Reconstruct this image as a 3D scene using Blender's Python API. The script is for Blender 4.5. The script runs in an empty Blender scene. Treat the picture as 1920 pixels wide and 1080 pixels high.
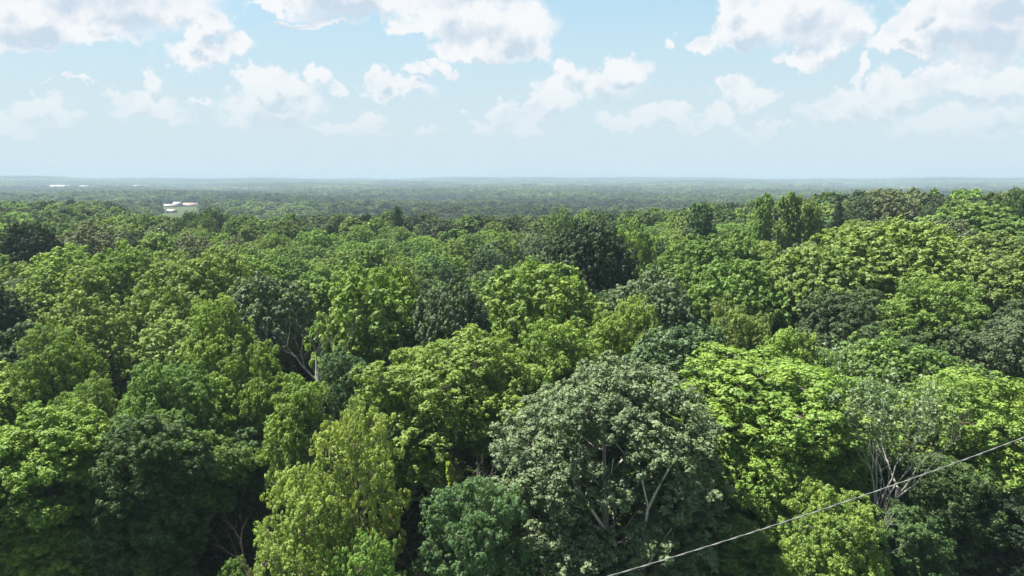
import bpy, math, random
import numpy as np
from mathutils import Vector, Matrix, noise

random.seed(11)
RNG = np.random.default_rng(7)
S = bpy.context.scene
COL = S.collection
R = math.radians

# ------------------------------------------------------------------ camera
CAM_H = 31.0
FPX = 1371.0                       # focal length in pixels of a 1920 px wide picture
PITCH = math.atan((540 - 338) / FPX)
cam_data = bpy.data.cameras.new('camera')
cam = bpy.data.objects.new('camera', cam_data)
COL.objects.link(cam)
cam_data.sensor_width = 36.0
cam_data.lens = FPX / 1920 * 36.0
cam_data.clip_start = 0.5
cam_data.clip_end = 120000
cam.location = (0, 0, CAM_H)
cam.rotation_euler = (math.pi / 2 - PITCH, 0, 0)
S.camera = cam

# ------------------------------------------------------------------ light and exposure
SUN_DIR = Vector((-0.46, 0.17, 0.87)).normalized()
SUN_STRENGTH = 5.0
SKY_STRENGTH = 0.05
EXPOSURE = 1.8
S.view_settings.view_transform = 'Standard'
S.view_settings.look = 'None'
S.view_settings.exposure = EXPOSURE
S.view_settings.gamma = 1
S.view_settings.use_curve_mapping = False
sun_data = bpy.data.lights.new('sun', 'SUN')
sun_data.energy = SUN_STRENGTH
sun_data.angle = R(0.53)
sun_data.color = (1.0, 0.96, 0.88)
sun = bpy.data.objects.new('sun', sun_data)
sun.rotation_euler = SUN_DIR.to_track_quat('Z', 'Y').to_euler()
sun.location = (-60, 30, 120)
COL.objects.link(sun)

S.render.engine = 'CYCLES'
S.cycles.use_denoising = True
try:
    S.cycles.denoiser = 'OPENIMAGEDENOISE'
    S.cycles.denoising_input_passes = 'RGB_ALBEDO_NORMAL'
except Exception:
    pass
S.cycles.max_bounces = 5
S.cycles.diffuse_bounces = 2
S.cycles.glossy_bounces = 1
S.cycles.transmission_bounces = 3
S.cycles.volume_bounces = 1
S.cycles.transparent_max_bounces = 4
S.cycles.caustics_reflective = False
S.cycles.caustics_refractive = False
S.cycles.use_adaptive_sampling = True
S.cycles.adaptive_threshold = 0.015


class NT:
    """small helper to write node trees"""
    def __init__(self, tree):
        self.t = tree
        tree.nodes.clear()

    def n(self, kind, **kw):
        nd = self.t.nodes.new(kind)
        for k, v in kw.items():
            setattr(nd, k, v)
        return nd

    def put(self, sock, v):
        if isinstance(v, bpy.types.NodeSocket):
            self.t.links.new(v, sock)
        elif v is not None:
            sock.default_value = v

    def math(self, op, a, b=None, c=None, clamp=False):
        nd = self.n('ShaderNodeMath', operation=op, use_clamp=clamp)
        self.put(nd.inputs[0], a)
        if b is not None: self.put(nd.inputs[1], b)
        if c is not None: self.put(nd.inputs[2], c)
        return nd.outputs[0]

    def vmath(self, op, a, b=None, c=None):
        nd = self.n('ShaderNodeVectorMath', operation=op)
        self.put(nd.inputs[0], a)
        if b is not None: self.put(nd.inputs[1], b)
        if c is not None: self.put(nd.inputs[2], c)
        return nd.outputs['Value'] if op in ('LENGTH', 'DOT_PRODUCT', 'DISTANCE') else nd.outputs[0]

    def ramp(self, x, a, b, lo=0.0, hi=1.0, smooth=True):
        nd = self.n('ShaderNodeMapRange', interpolation_type='SMOOTHSTEP' if smooth else 'LINEAR')
        self.put(nd.inputs[0], x)
        for i, v in enumerate((a, b, lo, hi)):
            self.put(nd.inputs[i + 1], v)
        return nd.outputs[0]

    def mix(self, f, a, b, mode='MIX'):
        nd = self.n('ShaderNodeMix', data_type='RGBA', blend_type=mode)
        self.put(nd.inputs[0], f)
        self.put(nd.inputs[6], a)
        self.put(nd.inputs[7], b)
        return nd.outputs[2]

    def noise(self, vec, scale, detail=4, rough=0.55, dim='3D', out=0, dist=0.0):
        nd = self.n('ShaderNodeTexNoise', noise_dimensions=dim)
        self.put(nd.inputs['Vector'], vec)
        nd.inputs['Scale'].default_value = scale
        nd.inputs['Detail'].default_value = detail
        nd.inputs['Roughness'].default_value = rough
        nd.inputs['Distortion'].default_value = dist
        return nd.outputs[out]


def pixel_ray(px, py):
    """world direction of a pixel of the 1920x1080 photograph, scaled to y = 1"""
    u, v = (px - 960) / FPX, (540 - py) / FPX
    y = math.cos(PITCH) + v * math.sin(PITCH)
    z = -math.sin(PITCH) + v * math.cos(PITCH)
    return u / y, 1.0, z / y


def at(px, py, d):
    """point seen at a pixel, d metres ahead"""
    x, _, z = pixel_ray(px, py)
    return x * d, d, CAM_H + z * d


# ------------------------------------------------------------------ sky: Nishita with cumulus
world = bpy.data.worlds.new('World')
S.world = world
world.use_nodes = True
W = NT(world.node_tree)
w_out = W.n('ShaderNodeOutputWorld')
w_bg = W.n('ShaderNodeBackground')
w_bg.inputs[1].default_value = SKY_STRENGTH
W.t.links.new(w_bg.outputs[0], w_out.inputs[0])
sky = W.n('ShaderNodeTexSky', sky_type='NISHITA')
sky.sun_disc = False
sky.sun_elevation = math.asin(SUN_DIR.z)
sky.sun_rotation = math.atan2(SUN_DIR.x, SUN_DIR.y)
sky.altitude = 250
sky.air_density = 1.0
sky.dust_density = 0.9
sky.ozone_density = 2.2
tc = W.n('ShaderNodeTexCoord')
gdir = tc.outputs['Generated']
sep = W.n('ShaderNodeSeparateXYZ')
W.put(sep.inputs[0], gdir)
az = W.math('ARCTAN2', sep.outputs[0], sep.outputs[1])
hyp = W.math('SQRT', W.math('ADD', W.math('MULTIPLY', sep.outputs[0], sep.outputs[0]),
                            W.math('MULTIPLY', sep.outputs[1], sep.outputs[1])))
el = W.math('ARCTAN2', sep.outputs[2], hyp)
pcomb = W.n('ShaderNodeCombineXYZ')
W.put(pcomb.inputs[0], az)
W.put(pcomb.inputs[1], el)
P0 = pcomb.outputs[0]

# lobes of the cumulus clouds: direction and half-size, in pixels of the photograph
LOBES = [
    (60, 25, 90, 42), (150, 60, 100, 16), (30, 66, 60, 14), (230, 12, 140, 36), (215, 54, 30, 10), (330, 5, 40, 26), (120, -60, 240, 60),
    (392, 48, 34, 26), (385, 102, 66, 22), (445, 94, 30, 18), (370, 78, 22, 16),
    (640, -12, 150, 38), (590, 36, 78, 8), (520, 2, 60, 10),
    (870, 25, 110, 45), (960, 50, 78, 46), (770, 42, 62, 18), (915, 88, 110, 24), (1000, 85, 40, 22), (900, -50, 120, 50),
    (708, 140, 27, 20), (750, 168, 56, 20), (715, 165, 28, 18), (777, 130, 20, 9), (812, 117, 30, 15), (845, 134, 26, 7),
    (1065, 138, 34, 30), (1165, 135, 46, 26), (1130, 165, 60, 28), (1035, 180, 36, 26), (1010, 200, 34, 24), (938, 205, 26, 22), (975, 225, 60, 22),
    (1249, 84, 12, 10),
    (1378, 15, 38, 26), (1320, 80, 40, 18), (1400, 55, 60, 34), (1490, 30, 95, 50), (1590, 45, 48, 34), (1530, 82, 48, 22), (1500, 103, 45, 14),
    (1742, 18, 24, 16), (1690, 85, 60, 24), (1770, 55, 65, 40), (1860, 45, 110, 58), (1900, -20, 120, 60), (1700, 60, 30, 14),
    (75, 195, 30, 20), (95, 215, 46, 14), (45, 235, 60, 10), (127, 150, 32, 5),
    (285, 152, 24, 22), (235, 182, 44, 12), (270, 200, 66, 16), (320, 216, 34, 10), (368, 193, 18, 6),
    (475, 152, 34, 14), (520, 165, 62, 24), (592, 143, 24, 14), (632, 165, 16, 18), (480, 205, 70, 34), (540, 210, 60, 40), (450, 232, 40, 16),
    (700, 228, 16, 12), (660, 245, 60, 12), (800, 240, 22, 12), (870, 212, 14, 7), (905, 235, 30, 12),
    (1245, 210, 46, 18), (1180, 232, 60, 16), (1290, 235, 50, 18),
    (1375, 165, 36, 14), (1400, 185, 48, 18), (1350, 215, 44, 20), (1430, 235, 36, 14),
    (1608, 135, 14, 18), (1590, 180, 55, 22), (1560, 210, 66, 20), (1640, 195, 60, 26), (1700, 165, 70, 22), (1790, 140, 80, 24), (1880, 150, 70, 26),
    (1760, 225, 90, 18), (1860, 200, 60, 18), (1830, 235, 100, 14),
]


def cloud_field(P):
    F = None
    for (cx, cy, rx, ry) in LOBES:
        x, y, z = pixel_ray(cx, cy)
        a0, e0 = math.atan2(x, y), math.atan2(z, math.hypot(x, y))
        sx, sy = FPX / (rx * 1.04), FPX / (ry * 1.04)
        v = W.vmath('MULTIPLY_ADD', P, (sx, sy, 0), (-a0 * sx, -e0 * sy, 0))
        d = W.vmath('LENGTH', v)
        # height of the lobe in units of its own radius, kept comparable between lobes
        F = d if F is None else W.math('SMOOTH_MIN', F, d, 0.22)
    return W.math('SUBTRACT', 1.0, F)


# ragged, billowing edges: the direction is warped before the lobes are read
n1 = W.noise(gdir, 19, 6, 0.58, out=1)
n2 = W.noise(gdir, 62, 5, 0.62, out=1)
warp = W.vmath('ADD', W.vmath('MULTIPLY', W.vmath('SUBTRACT', n1, (0.5, 0.5, 0.5)), (0.085, 0.065, 0)),
               W.vmath('MULTIPLY', W.vmath('SUBTRACT', n2, (0.5, 0.5, 0.5)), (0.030, 0.030, 0)))
Pw = W.vmath('ADD', P0, warp)
F1 = cloud_field(Pw)
F2 = cloud_field(W.vmath('ADD', Pw, (-0.007, 0.020, 0)))
# the same kind of clouds over the rest of the sky, by noise alone
outside = W.math('MAXIMUM', W.ramp(W.math('ABSOLUTE', az), 0.60, 0.72), W.ramp(el, 0.27, 0.36))
nb = W.noise(W.vmath('ADD', gdir, W.vmath('MULTIPLY', n1, (0.12, 0.12, 0.12))), 4.2, 5, 0.55)
fb = W.math('MULTIPLY', W.math('SUBTRACT', nb, 0.555), 6.0)
outF = W.math('MULTIPLY_ADD', W.math('SUBTRACT', 1.0, outside), -4.0, fb)
edge = W.math('MULTIPLY', W.math('SUBTRACT', W.noise(gdir, 62, 6, 0.58), 0.5), 0.85)
Fa = W.math('ADD', W.math('MAXIMUM', F1, outF), edge)
Fb = W.math('MAXIMUM', F2, W.math('SUBTRACT', outF, 0.3))
dens = W.ramp(Fa, -0.14, 0.34)
low = W.ramp(el, 0.02, 0.16, 0.22, 1.0)           # low clouds are far away behind the haze
shade = W.ramp(Fb, 0.22, 0.95, 0.0, 1.0)            # more cloud above = greyer underneath
texture = W.noise(gdir, 34, 5, 0.6)
shade = W.math('MULTIPLY', shade, W.ramp(texture, 0.30, 0.70, 0.75, 1.1))
relief = W.math('SUBTRACT', W.noise(gdir, 22, 4, 0.5), W.noise(W.vmath('ADD', gdir, (-0.008, 0.0, 0.014)), 22, 4, 0.5))
shade = W.math('ADD', shade, W.math('MULTIPLY', W.math('MULTIPLY', relief, -2.6), W.ramp(Fa, 0.1, 0.5)), clamp=True)
alpha = W.math('MULTIPLY', W.math('MULTIPLY', dens, low), 0.97)
CS = 1.0 / SKY_STRENGTH / (2 ** EXPOSURE)
def cval(c): return tuple(v * CS for v in c) + (1,)
sky_tint = W.mix(1.0, sky.outputs[0], (1.0, 1.0, 1.0, 1), 'MULTIPLY')
veil = W.ramp(el, 0.0, 0.42, 1.0, 0.0)
clear = W.mix(W.math('MULTIPLY', veil, 0.78), sky_tint, cval((0.66, 0.80, 0.86)))
clear = W.mix(W.ramp(el, 0.28, 1.0, 0.62, 0.05), clear, cval((0.48, 0.775, 0.91)))
clear = W.mix(W.ramp(el, 0.03, 0.27, 0.9, 0.0), clear, cval((0.69, 0.81, 0.86)))
cloudc = W.mix(shade, cval((0.96, 0.97, 0.985)), cval((0.61, 0.72, 0.83)))
final = W.mix(alpha, clear, cloudc)
final = W.mix(W.ramp(el, -0.05, 0.0), cval((0.30, 0.38, 0.36)), final)
W.put(w_bg.inputs[0], final)
world.cycles.sampling_method = 'MANUAL'
world.cycles.sample_map_resolution = 512


# ------------------------------------------------------------------ tagging and mesh helpers
def tag(o, label=None, cat=None, group=None, kind=None):
    if label: o['label'] = label
    if cat: o['category'] = cat
    if group: o['group'] = group
    if kind: o['kind'] = kind
    return o


def link(name, me, parent=None):
    o = bpy.data.objects.new(name, me)
    COL.objects.link(o)
    if parent: o.parent = parent
    return o


def np_mesh(name, verts, quads=None, tris=None, mats=(), attrs=None, smooth=False):
    me = bpy.data.meshes.new(name)
    verts = np.asarray(verts, np.float32)
    me.vertices.add(len(verts))
    me.vertices.foreach_set('co', verts.ravel())
    loops, starts, tot, pos = [], [], 0, 0
    for arr, k in ((quads, 4), (tris, 3)):
        if arr is None or len(arr) == 0: continue
        arr = np.asarray(arr, np.int32)
        loops.append(arr.ravel())
        starts.append(pos + np.arange(len(arr), dtype=np.int32) * k)
        pos += arr.size
        tot += len(arr)
    loops, starts = np.concatenate(loops), np.concatenate(starts)
    me.loops.add(len(loops))
    me.loops.foreach_set('vertex_index', loops)
    me.polygons.add(tot)
    me.polygons.foreach_set('loop_start', starts)
    me.update(calc_edges=True)
    if smooth:
        me.polygons.foreach_set('use_smooth', np.ones(tot, bool))
    for nm, data in (attrs or {}).items():
        if data.ndim == 1:
            a = me.attributes.new(nm, 'FLOAT', 'POINT')
            a.data.foreach_set('value', data.astype(np.float32))
        else:
            a = me.attributes.new(nm, 'FLOAT_COLOR', 'POINT')
            a.data.foreach_set('color', data.astype(np.float32).ravel())
    for m in mats: me.materials.append(m)
    return me


class Tubes:
    def __init__(self): self.v, self.q, self.n = [], [], 0

    def add(self, pts, rad, sides=6):
        pts = [Vector(p) for p in pts]
        k = len(pts)
        if k < 2: return
        side = None
        for i, p in enumerate(pts):
            d = (pts[min(i + 1, k - 1)] - pts[max(i - 1, 0)])
            d = d.normalized() if d.length > 1e-6 else Vector((0, 0, 1))
            if side is None:
                side = d.orthogonal().normalized()
            else:
                side = (side - d * side.dot(d))
                side = side.normalized() if side.length > 1e-5 else d.orthogonal().normalized()
            up = d.cross(side)
            for s in range(sides):
                a = 2 * math.pi * s / sides
                self.v.append(p + (side * math.cos(a) + up * math.sin(a)) * rad[i])
        b = self.n
        for i in range(k - 1):
            for s in range(sides):
                t = (s + 1) % sides
                self.q.append((b + i * sides + s, b + i * sides + t, b + (i + 1) * sides + t, b + (i + 1) * sides + s))
        self.n += k * sides

    def mesh(self, name, mat):
        return np_mesh(name, [tuple(v) for v in self.v], quads=self.q, mats=(mat,), smooth=True)


# ------------------------------------------------------------------ materials
def leaf_material(name, source, gloss=0.09, trans=0.38):
    m = bpy.data.materials.new(name)
    m.use_nodes = True
    T = NT(m.node_tree)
    out = T.n('ShaderNodeOutputMaterial')
    if source == 'object':
        base = T.n('ShaderNodeObjectInfo').outputs['Color']
    else:
        base = T.n('ShaderNodeAttribute', attribute_type='INSTANCER', attribute_name='tint').outputs['Color']
    v = T.n('ShaderNodeAttribute', attribute_type='GEOMETRY', attribute_name='leafvar').outputs['Fac']
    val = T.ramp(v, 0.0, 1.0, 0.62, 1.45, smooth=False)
    hsv = T.n('ShaderNodeHueSaturation')
    T.put(hsv.inputs['Color'], base)
    T.put(hsv.inputs['Hue'], T.ramp(v, 0, 1, 0.520, 0.478, smooth=False))
    T.put(hsv.inputs['Saturation'], T.ramp(v, 0, 1, 0.95, 1.06, smooth=False))
    T.put(hsv.inputs['Value'], val)
    c = hsv.outputs[0]
    dif = T.n('ShaderNodeBsdfDiffuse')
    T.put(dif.inputs[0], c)
    tr = T.n('ShaderNodeBsdfTranslucent')
    tc_ = T.mix(1.0, c, (1.15, 1.15, 0.55, 1), 'MULTIPLY')
    T.put(tr.inputs[0], tc_)
    mx = T.n('ShaderNodeMixShader')
    mx.inputs[0].default_value = trans
    T.t.links.new(dif.outputs[0], mx.inputs[1]); T.t.links.new(tr.outputs[0], mx.inputs[2])
    gl = T.n('ShaderNodeBsdfGlossy')
    gl.inputs['Roughness'].default_value = 0.6
    gl.inputs[0].default_value = (0.9, 0.95, 1, 1)
    m2 = T.n('ShaderNodeMixShader')
    m2.inputs[0].default_value = gloss
    T.t.links.new(mx.outputs[0], m2.inputs[1]); T.t.links.new(gl.outputs[0], m2.inputs[2])
    T.t.links.new(m2.outputs[0], out.inputs[0])
    return m


def simple(name, col, rough=0.9, nscale=None, namp=0.35, spec=0.2, metal=0.0):
    m = bpy.data.materials.new(name)
    m.use_nodes = True
    T = NT(m.node_tree)
    out = T.n('ShaderNodeOutputMaterial')
    b = T.n('ShaderNodeBsdfPrincipled')
    b.inputs['Roughness'].default_value = rough
    b.inputs['Metallic'].default_value = metal
    b.inputs['Specular IOR Level'].default_value = spec
    if nscale:
        t = T.n('ShaderNodeTexCoord')
        f = T.noise(t.outputs['Object'], nscale, 5, 0.6)
        k = T.ramp(f, 0.3, 0.7, 1 - namp, 1 + namp, smooth=False)
        c = T.vmath('MULTIPLY', tuple(col), None)
        vm = c.node
        vm.inputs[0].default_value = tuple(col)
        cb = T.n('ShaderNodeCombineXYZ')
        for i in range(3): T.put(cb.inputs[i], k)
        T.put(vm.inputs[1], cb.outputs[0])
        T.put(b.inputs['Base Color'], c)
    else:
        b.inputs['Base Color'].default_value = tuple(col) + (1,)
    T.t.links.new(b.outputs[0], out.inputs[0])
    return m


M_leaf = leaf_material('leaf', 'object', 0.015, 0.32)
M_leaf_grey = leaf_material('leaf_grey', 'object', 0.02, 0.25)
M_leaf_far = leaf_material('leaf_far', 'instancer', 0.01, 0.32)
M_bark = simple('bark', (0.16, 0.125, 0.095), 0.95, 6, 0.4)
M_bark_pale = simple('bark_pale', (0.42, 0.39, 0.34), 0.9, 5, 0.35)
M_deadwood = simple('deadwood', (0.24, 0.225, 0.21), 0.95, 7, 0.35)
M_bark_purple = simple('bark_purple', (0.20, 0.13, 0.135), 0.95, 7, 0.3)


# ------------------------------------------------------------------ terrain
def sst(a, b, x):
    t = np.clip((x - a) / (b - a), 0, 1)
    return t * t * (3 - 2 * t)


def height(x, y):
    x = np.asarray(x, float); y = np.asarray(y, float)
    d = np.hypot(x, y)
    # rise on the right-hand side
    h = 9.5 * sst(12, 75, x) * sst(42, 105, y) * (1 - 0.55 * sst(110, 190, y) * (1 - sst(70, 130, x))) * (1 - sst(230, 520, y)) * (1 - sst(300, 600, np.abs(x)))
    # plateau falls into a broad valley; it reaches farther on the left
    edge = 270 + 190 * sst(0.50, 0.56, -x / np.maximum(y, 1))
    h = h - 21.0 * sst(edge, edge + 270, np.maximum(y, 0))
    # slow undulation of the valley floor
    a = sst(500, 1600, d)
    h = h + a * (4.5 * np.sin(x / 410 + 1.3) * np.cos(y / 530 + 0.4) + 3.0 * np.sin(x / 173 + y / 260))
    # low ridges far away
    far = sst(4300, 7600, d)
    th = np.arctan2(x, np.maximum(y, 1))
    prof = 0.55 + 0.25 * np.sin(th * 9 + 1) + 0.16 * np.sin(th * 23 + 2.2) + 0.09 * np.sin(th * 51)
    h = h + far * (30 + 34 * prof) * (1 - 0.35 * sst(8500, 14000, d))
    mid = sst(3200, 4600, d) * (1 - sst(4700, 6000, d))
    h = h + mid * 10 * (0.6 + 0.5 * np.sin(th * 14 + 4) + 0.3 * np.sin(th * 37))
    # level lawn on which the farm sheds stand
    k = 1 - sst(170, 330, np.hypot((x + 610) * 1.0, (y - 1290) * 0.75))
    h = h * (1 - k) + k * (-18.5)
    near = sst(46, 60, y) * (1 - sst(400, 700, y))
    h = h + near * 0.6 * np.sin(x / 9.0) * np.cos(y / 11.0)
    return h


# pale farm fields: centre x, y and half-sizes in metres
FIELDS = [(-500, 3900, 260, 380), (-2100, 3650, 320, 480), (-880, 6900, 1300, 650), (1500, 6700, 900, 600), (-3600, 6400, 600, 600), (430, 2300, 110, 380), (-180, 1750, 110, 230), (1900, 4300, 450, 650), (-1150, 2700, 200, 420), (900, 3100, 260, 420)]
FAR = 26000.0
radii = np.concatenate([[0.0], np.geomspace(8, FAR, 210)])
NA = 240
th = np.linspace(0, 2 * np.pi, NA, endpoint=False)
# finer spacing ahead of the camera
th = th - 0.55 * np.sin(th)
gx = radii[1:, None] * np.sin(th)[None, :]
gy = radii[1:, None] * np.cos(th)[None, :]
gz = height(gx, gy)
gv = np.concatenate([[[0, 0, float(height(0, 0))]], np.stack([gx, gy, gz], -1).reshape(-1, 3)])
ii, jj = np.meshgrid(np.arange(len(radii) - 2), np.arange(NA), indexing='ij')
i0 = 1 + ii * NA + jj; i1 = 1 + ii * NA + (jj + 1) % NA
gq = np.stack([i0, i1, i1 + NA, i0 + NA], -1).reshape(-1, 4)[:, ::-1]
gt = np.array([(0, 1 + (j + 1) % NA, 1 + j) for j in range(NA)])

m = bpy.data.materials.new('ground_soil')
m.use_nodes = True
T = NT(m.node_tree)
out = T.n('ShaderNodeOutputMaterial')
b = T.n('ShaderNodeBsdfDiffuse')
pos = T.n('ShaderNodeNewGeometry').outputs['Position']
spx = T.n('ShaderNodeSeparateXYZ'); T.put(spx.inputs[0], pos)
grass_c = T.mix(T.noise(pos, 0.8, 6, 0.65), (0.030, 0.055, 0.014, 1), (0.075, 0.115, 0.030, 1))
soil_c = T.mix(T.noise(pos, 0.5, 6, 0.65), (0.030, 0.024, 0.014, 1), (0.045, 0.050, 0.020, 1))
near_c = T.mix(T.ramp(spx.outputs[1], 52, 66), grass_c, soil_c)
# far away: patchwork of woods and fields
flat = T.vmath('MULTIPLY', pos, (1, 1, 0))
vor = T.n('ShaderNodeTexVoronoi', feature='F1')
T.put(vor.inputs['Vector'], T.vmath('ADD', flat, T.vmath('MULTIPLY', T.noise(flat, 0.0012, 3, 0.5, out=1), (500, 500, 0))))
vor.inputs['Scale'].default_value = 0.0011
vs = T.n('ShaderNodeSeparateColor'); T.put(vs.inputs[0], vor.outputs['Color'])
woods = T.mix(T.noise(flat, 0.012, 6, 0.7), (0.030, 0.050, 0.018, 1), (0.065, 0.095, 0.030, 1))
fields = T.mix(vs.outputs[1], (0.10, 0.16, 0.04, 1), (0.26, 0.25, 0.13, 1))
far_c = T.mix(T.math('GREATER_THAN', vs.outputs[0], 0.83), woods, fields)
col = T.mix(T.ramp(T.vmath('LENGTH', flat), 700, 1500), near_c, far_c)
for ex, ey, ew, eh in FIELDS:
    q = T.vmath('LENGTH', T.vmath('MULTIPLY', T.vmath('SUBTRACT', flat, (ex, ey, 0)), (1 / ew, 1 / eh, 1)))
    col = T.mix(T.ramp(q, 1.1, 0.95), col, (0.15, 0.17, 0.075, 1))
lawn = T.vmath('LENGTH', T.vmath('MULTIPLY', T.vmath('SUBTRACT', flat, (-610, 1240, 0)), (1.0, 0.42, 1)))
col = T.mix(T.ramp(lawn, 150, 115), col, T.mix(T.noise(flat, 0.03, 4, 0.6), (0.034, 0.056, 0.020, 1), (0.070, 0.085, 0.038, 1)))
T.put(b.inputs[0], col)
T.t.links.new(b.outputs[0], out.inputs[0])
ground = link('ground', np_mesh('ground', gv, quads=gq, tris=gt, mats=(m,), smooth=True))
tag(ground, kind='structure')


# ------------------------------------------------------------------ trees: foliage
def unit(v):
    return v / np.maximum(np.linalg.norm(v, axis=-1, keepdims=True), 1e-6)


def fib(n, rng):
    k = np.arange(n) + 0.5
    ph = np.arccos(1 - 2 * k / n); t = np.pi * (1 + 5 ** 0.5) * k + rng.uniform(0, 6.28)
    return np.stack([np.cos(t) * np.sin(ph), np.sin(t) * np.sin(ph), np.cos(ph)], -1)


def leaf_tris(P, Nn, size, rng, aspect=1.0, var=None):
    """each leaf a small pointed face"""
    n = len(P)
    t = unit(np.cross(Nn, rng.normal(size=(n, 3))))
    b_ = np.cross(Nn, t)
    s = size * rng.uniform(0.65, 1.35, (n, 1)) * 0.62
    V = np.stack([P + t * s, P - t * s * 0.55 + b_ * s * 0.85 * aspect, P - t * s * 0.55 - b_ * s * 0.85 * aspect], 1).reshape(-1, 3)
    Q = np.arange(n * 3).reshape(n, 3)
    v = var if var is not None else rng.uniform(0, 1, n)
    return V, Q, np.repeat(v, 3)


def lobes_for(kind, rng):
    """big masses of the crown: centre, radius. Crown about 12 m wide, 20 m tall"""
    L = []
    def ring(n, rad, z, r, jit=0.5, ph=None):
        a0 = rng.uniform(0, 6.28) if ph is None else ph
        for k in range(n):
            a = a0 + 6.283 * k / n + rng.uniform(-.25, .25)
            L.append((rad * math.cos(a) + rng.uniform(-jit, jit), rad * math.sin(a) + rng.uniform(-jit, jit),
                      z + rng.uniform(-1, 1) * jit * 1.6, r * rng.uniform(.8, 1.22)))
    if kind == 'broad':
        L.append((0.3, -0.2, 16.2, 3.2)); ring(5, 2.9, 14.6, 2.6); ring(7, 4.0, 11.6, 2.4); ring(6, 3.9, 8.6, 2.1)
    elif kind == 'billow':
        L.append((0, 0, 16.6, 2.5)); ring(4, 2.6, 15.2, 2.2, .9); ring(7, 4.2, 12.6, 2.0, .9); ring(8, 4.3, 9.8, 1.9, .8); ring(6, 3.9, 7.0, 1.7, .8)
    elif kind == 'dome':
        L.append((0, 0, 13.8, 5.4)); ring(6, 2.6, 13.6, 3.2, .4); ring(8, 3.6, 11.2, 2.7, .4); ring(7, 3.6, 8.6, 2.3, .4)
    elif kind == 'bigdome':
        L.append((0, 0, 10.5, 8.2)); ring(5, 3.2, 15.6, 3.0, .5); ring(8, 6.4, 12.2, 3.0, .5); ring(11, 7.4, 8.6, 2.6, .5); ring(11, 7.2, 5.6, 2.4, .5)
    elif kind == 'upright':
        L.append((0, 0, 18.2, 1.6)); ring(3, 1.1, 16.4, 1.9, .5); ring(4, 1.9, 13.9, 2.0, .5); ring(5, 2.3, 11.2, 2.0, .5); ring(5, 2.4, 8.3, 1.9, .5)
    elif kind == 'spire':
        for k in range(5):
            a = 6.28 * k / 5 + rng.uniform(-.3, .3); rr = rng.uniform(1.2, 3.4); top = rng.uniform(14.5, 19)
            for j in range(5):
                L.append((rr * math.cos(a), rr * math.sin(a), top - j * 2.1, 0.9 + 0.28 * j))
    elif kind == 'edge':
        L.append((0, 0, 16.0, 2.8)); ring(5, 2.8, 14.2, 2.3, .8); ring(6, 4.0, 11.4, 2.2, .7); ring(7, 4.5, 8.2, 2.1, .7)
        ring(7, 4.6, 5.2, 2.0, .7); ring(7, 4.4, 2.6, 1.9, .6)
    elif kind == 'slimedge':
        L.append((0, 0, 17.0, 1.7)); ring(4, 1.6, 15.2, 1.7, .6); ring(5, 2.5, 12.6, 1.7, .6); ring(5, 2.9, 9.8, 1.7, .6)
        ring(6, 3.0, 7.0, 1.6, .6); ring(6, 3.0, 4.4, 1.5, .5); ring(5, 2.8, 2.0, 1.4, .4)
    elif kind == 'lopsided':
        L.append((1.2, 0.6, 16.8, 2.2)); ring(4, 2.4, 15.0, 2.1, 1.2); L.append((-3.8, -1.5, 12.4, 2.5)); ring(6, 3.8, 11.8, 2.0, 1.2)
        L.append((4.2, 1.8, 9.6, 2.3)); ring(6, 3.6, 8.6, 1.8, 1.2)
    elif kind == 'conifer':
        for j in range(9):
            z = 18.5 - j * 1.75
            ring(3 if j < 2 else 6, 0.25 + 0.36 * j, z, 0.55 + 0.10 * j, 0.15)
    elif kind == 'shrub':
        L.append((0, 0, 3.6, 1.5)); ring(5, 1.6, 2.6, 1.3, .4); ring(6, 2.2, 1.2, 1.2, .3)
    elif kind == 'fan':     # the big grey-green tree: a vase of limbs with a leafy dome and an open front
        L.append((0.2, 0.5, 19.4, 2.1)); ring(5, 2.5, 18.0, 2.0, .6, 0.4)
        for a in np.linspace(-0.5, 3.64, 9):
            L.append((5.0 * math.cos(a), 3.6 * math.sin(a) + 0.2, 15.6 + rng.uniform(-.6, .6), 2.0))
        for a in np.linspace(-0.75, 3.9, 9):
            L.append((5.6 * math.cos(a), 4.2 * math.sin(a) + 0.2, 12.2 + rng.uniform(-.6, .6), 2.0))
        for a in np.linspace(-0.9, 4.05, 9):
            L.append((5.5 * math.cos(a), 4.3 * math.sin(a) + 0.2, 8.6 + rng.uniform(-.6, .6), 2.0))
        for a in np.linspace(-1.2, 4.3, 8):
            L.append((5.1 * math.cos(a), 4.3 * math.sin(a), 5.2 + rng.uniform(-.6, .6), 1.9))
        L.append((-2.6, -3.6, 14.6, 1.5)); L.append((2.4, -3.6, 15.4, 1.5)); L.append((0.2, -2.8, 16.8, 1.6))
        for q in ((-3.6, -3.4, 11.5), (-1.6, -4.2, 8.4), (3.4, -3.6, 12.4), (1.9, -4.2, 9.2), (-0.2, -3.9, 12.6), (0.6, -4.4, 5.6), (-3.4, -3.9, 6.0), (3.6, -3.7, 6.4), (-2.2, -3.2, 2.6), (2.2, -3.2, 2.8)):
            L.append((q[0], q[1], q[2], 1.35))
    if kind in ('conifer', 'shrub'): return np.array(L)
    # every mass is itself a heap of smaller billows
    out = []
    n_sub, f_sub = {'dome': (17, .27), 'bigdome': (17, .29), 'billow': (8, .45), 'spire': (5, .5), 'fan': (8, .42)}.get(kind, (8, .42))
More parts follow.
